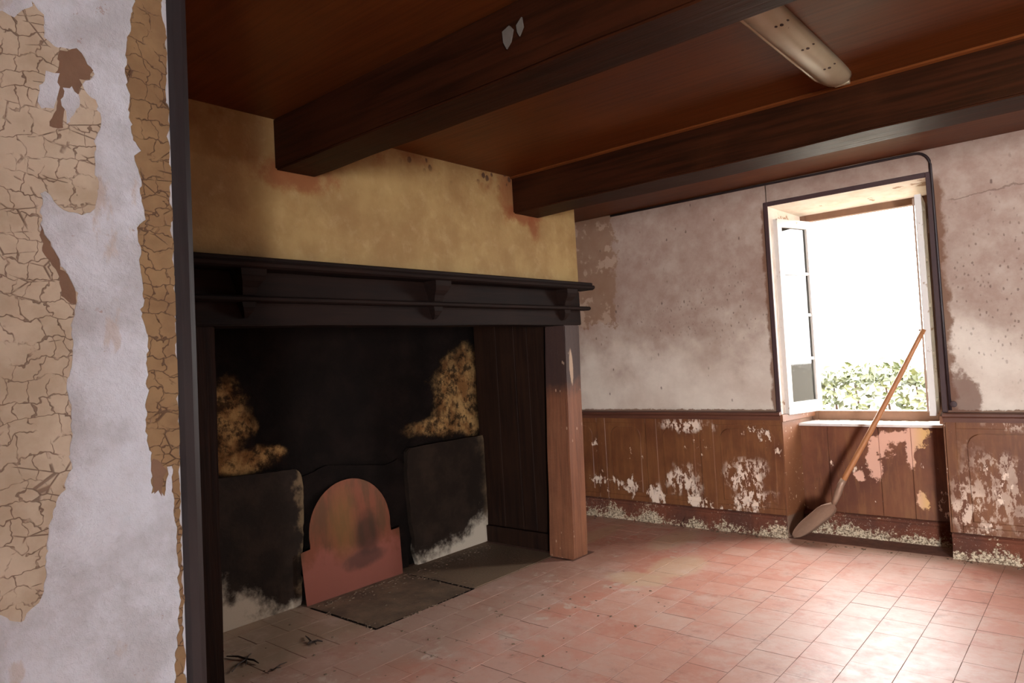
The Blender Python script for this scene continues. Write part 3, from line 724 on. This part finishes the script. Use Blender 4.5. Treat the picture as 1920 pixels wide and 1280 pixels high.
L_out = [(1.52, 0), (2.37, 0), (2.385, .25), (2.415, .45), (2.425, .70)] + [(2.425-.055+.055*math.cos(a), .755+.055*math.sin(a)) for a in [math.pi/2*i/5 for i in range(6)]] + [(1.95, .83), (1.52, .84)]
sl = plate('cement_slab', L_out, -3.828, .04, 'slabL', 2, .004, .012, .012); sl.location.z = .0015; tag(sl, 'sooty cement slab with one rounded corner leaning beside the copper plate', 'slab')
R_out = [(3.30, .0), (4.035, .0), (4.04, .40), (4.043, .815), (3.62, .818), (3.29, .815), (3.262, .79), (3.25, .6), (3.262, .3), (3.285, .18), (3.27, .1)]
sr = plate('cement_slab', R_out, -3.828, .04, 'slabR', 7, .006, .006, .012); sr.location.z = .0018; tag(sr, 'square sooty cement slab with whitened foot against the boarded cheek', 'slab')
cp = bmesh.new()
XCu = -3.745
pts = [(2.375, 0), (3.118, 0), (3.125, .31), (3.052, .305)]
cyc, czc, rad = 2.742, .39, .312
for i in range(25):
    a = math.radians(-8)+math.radians(196)*i/24
    pts.append((cyc+rad*math.cos(a), czc+rad*.985*math.sin(a)))
pts += [(2.432, .325), (2.362, .318)]
cu = plate('copper_fireback', pts, XCu, .004, 'copper', 4, .0012, .001, .07); cu.location.z = -.0045; tag(cu, 'arched tarnished copper plate propped in the middle of the hearth', 'fireback')
bk = plate('iron_backplate', [(2.43, 0), (3.245, 0), (3.245, .72), (3.2, .76), (3.1, .73), (2.75, .78), (2.62, .80), (2.5, .77), (2.43, .75)], -3.846, .02, 'soot', 8, .008, .003, .004)
bk.location.z = -.004; tag(bk, 'black sooty backing slab behind the copper plate', 'slab')

# ---------------------------------------------------------------- shovel leaning in the window niche
sv = empty('shovel', (-1.83, 5.13, 0)); tag(sv, 'long-handled round-point shovel leaning in the window niche', 'shovel')
neck = pY(1563, 945, 5.13); top = pY(1732, 617, 5.19); sock = pY(1577, 908, 5.13); tip = pZ(1489, 1007, .012)
tip = Vector((tip.x, 5.11, .012))
hpts = []
for i in range(15):
    t = i/14; p = sock.lerp(top, t)
    p += Vector((.005*math.sin(t*math.pi), 0, -.004*math.sin(t*math.pi))); hpts.append(p)
child(smooth(obj('handle', tube(hpts, .016, 12, [.019-.004*t/14 for t in range(15)]), 'handle')), sv)
spts = [sock.lerp(top, .035), sock, neck.lerp(sock, .6), neck.lerp(sock, .25), neck]
child(smooth(obj('socket', tube(spts, .02, 12, [.0205, .023, .024, .021, .016]), 'iron')), sv)
# blade: grid along length (neck -> tip), cupped across
axis = (tip-neck); Ln = axis.length; u = axis.normalized()
wv = Vector((.33, .85, -.33)); wv = (wv-u*wv.dot(u)).normalized(); nrm = u.cross(wv).normalized()
if nrm.x < 0: nrm = -nrm
bm = bmesh.new(); NU, NV = 16, 10; G = []
for side in (0, 1):
    g_ = []
    for i in range(NU+1):
        t = i/NU
        hw = .098*min(1, (t/.16)**.5 if t < .16 else 1)*(1 if t < .55 else math.sqrt(max(0, 1-((t-.55)/.45)**1.7)))
        hw = max(hw, .014 if t < .1 else .002)
        row = []
        for j in range(NV+1):
            s = -1+2*j/NV
            cup = -.030*(1-s*s)*math.sin(math.pi*min(1, .25+t*.75))
            row.append(bm.verts.new(neck+u*(t*Ln)+wv*(s*hw)+nrm*(cup+side*.0025)))
        g_.append(row)
    G.append(g_)
for side in (0, 1):
    for i in range(NU):
        for j in range(NV):
            q = (G[side][i][j], G[side][i+1][j], G[side][i+1][j+1], G[side][i][j+1]); bm.faces.new(q if side else q[::-1])
for i in range(NU):
    for j in (0, NV): bm.faces.new((G[0][i][j], G[0][i+1][j], G[1][i+1][j], G[1][i][j]))
for j in range(NV):
    for i in (0, NU): bm.faces.new((G[0][i][j], G[0][i][j+1], G[1][i][j+1], G[1][i][j]))
child(smooth(obj('blade', bm, 'iron')), sv)

# ---------------------------------------------------------------- small debris on the floor
def twig(px, py, branches, label, seed):
    c = pZ(px, py, .004); e = empty('dry_twig', (c.x, c.y, .003)); tag(e, label, 'twig')
    rnd = random.Random(seed)
    for (bx_, by_, r) in branches:
        q = pZ(px+bx_, py+by_, .004); mid = c.lerp(q, .5)+Vector((rnd.uniform(-.006, .006), rnd.uniform(-.006, .006), .006))
        child(obj('stem', tube([c+Vector((0, 0, .003)), mid+Vector((0, 0, .002)), q+Vector((0, 0, .003))], r, 6, [r, r*.9, r*.5]), 'dry'), e)
twig(585, 1205, ((20, -2, .006), (-12, -12, .005), (-8, 3, .006), (8, 4, .004)), 'dark curled dry leaf stalk on the grey hearth tiles', 1)
twig(463, 1236, ((-38, -5, .005), (-28, 24, .004), (22, 8, .005), (8, -10, .004), (-2, 12, .003)), 'branching dark dry twig on the tiles by the dark post', 2)
twig(513, 1256, ((-10, 4, .003), (25, -14, .003), (14, -4, .003)), 'thin broken twig lying on a tile joint', 3)
random.seed(3)
bm = bmesh.new()
for i in range(900):
    if i < 380: x, y = random.gauss(-3.68, .06), random.uniform(2.4, 3.95)
    elif i < 480: x, y = random.uniform(-3.6, -3.09), random.choice((2.372, 3.121))+random.gauss(0, .008)
    elif i < 540: x, y = -3.09+random.gauss(0, .008), random.uniform(2.37, 3.13)
    elif i < 700: x, y = random.uniform(-3.7, -1.9), random.uniform(1.6, 3.9)
    else: x, y = random.uniform(-3.5, 0), YW-.06-abs(random.gauss(0, .03))
    if x < -3.7 and y < 3.2: x = -3.70
    s = random.choice((.003, .004, .005, .007)); 
    bmesh.ops.create_icosphere(bm, subdivisions=1, radius=s, matrix=Matrix.Translation((x, y, s*.4-.002)) @ Matrix.Rotation(random.random()*6, 4, 'Z') @ Matrix.Diagonal((1.5, 1, .7, 1)))
deb = obj('hearth_debris', bm, 'rubble'); deb['kind'] = 'stuff'; deb['label'] = 'scattered mortar crumbs and grit on the floor'; deb['category'] = 'debris'

# ---------------------------------------------------------------- outside
struct(obj('ground', bx(-40, 40, 5.9, 60, -.4, -.3), 'gravel'))
hedge = empty('hedge', (-2.4, 9.2, -.3)); tag(hedge, 'sunlit low leafy hedge outside the open window', 'hedge')
random.seed(11)
vs, fs = [], []
for i in range(9000):
    x = random.uniform(-6.5, 1.5); ztop = 1.0+.07*mnoise.noise(Vector((x*1.6, 0, 0)))+.05*mnoise.noise(Vector((x*5, 2, 0)))
    r = random.random()
    if r < .6: y = 8.75+abs(random.gauss(0, .10)); z = random.uniform(-.3, ztop)
    else: y = random.uniform(8.8, 9.7); z = ztop+random.gauss(-.05, .05)
    c = Vector((x, y, z)); n = Vector((random.gauss(0, .6), -1+random.gauss(0, .5), .6+random.gauss(0, .5))).normalized()
    a = n.orthogonal().normalized(); a = Matrix.Rotation(random.random()*6.28, 3, n) @ a; bb = n.cross(a); s = random.uniform(.035, .065)
    k = len(vs)
    vs += [c-a*s, c+bb*s*.55+n*.008, c+a*s, c-bb*s*.55+n*.008, ]; fs.append((k, k+1, k+2, k+3))
me = bpy.data.meshes.new('leaves'); me.from_pydata(vs, [], fs)
o = obj('leaves', me, 'leaf'); child(o, hedge); o['kind'] = 'stuff'
bm = bmesh.new()
for i in range(26):
    x = -6.4+i*.31; c = Vector((x, 9.2, -.31)); q = Vector((x+random.uniform(-.1, .1), 9.1, .85))
    t_ = tube([c, c.lerp(q, .5)+Vector((.04, 0, 0)), q], .02, 6, [.025, .02, .01])
    tmp = bpy.data.meshes.new('t'); t_.to_mesh(tmp); t_.free(); bm.from_mesh(tmp); bpy.data.meshes.remove(tmp)
child(obj('stems', bm, 'twig'), hedge)
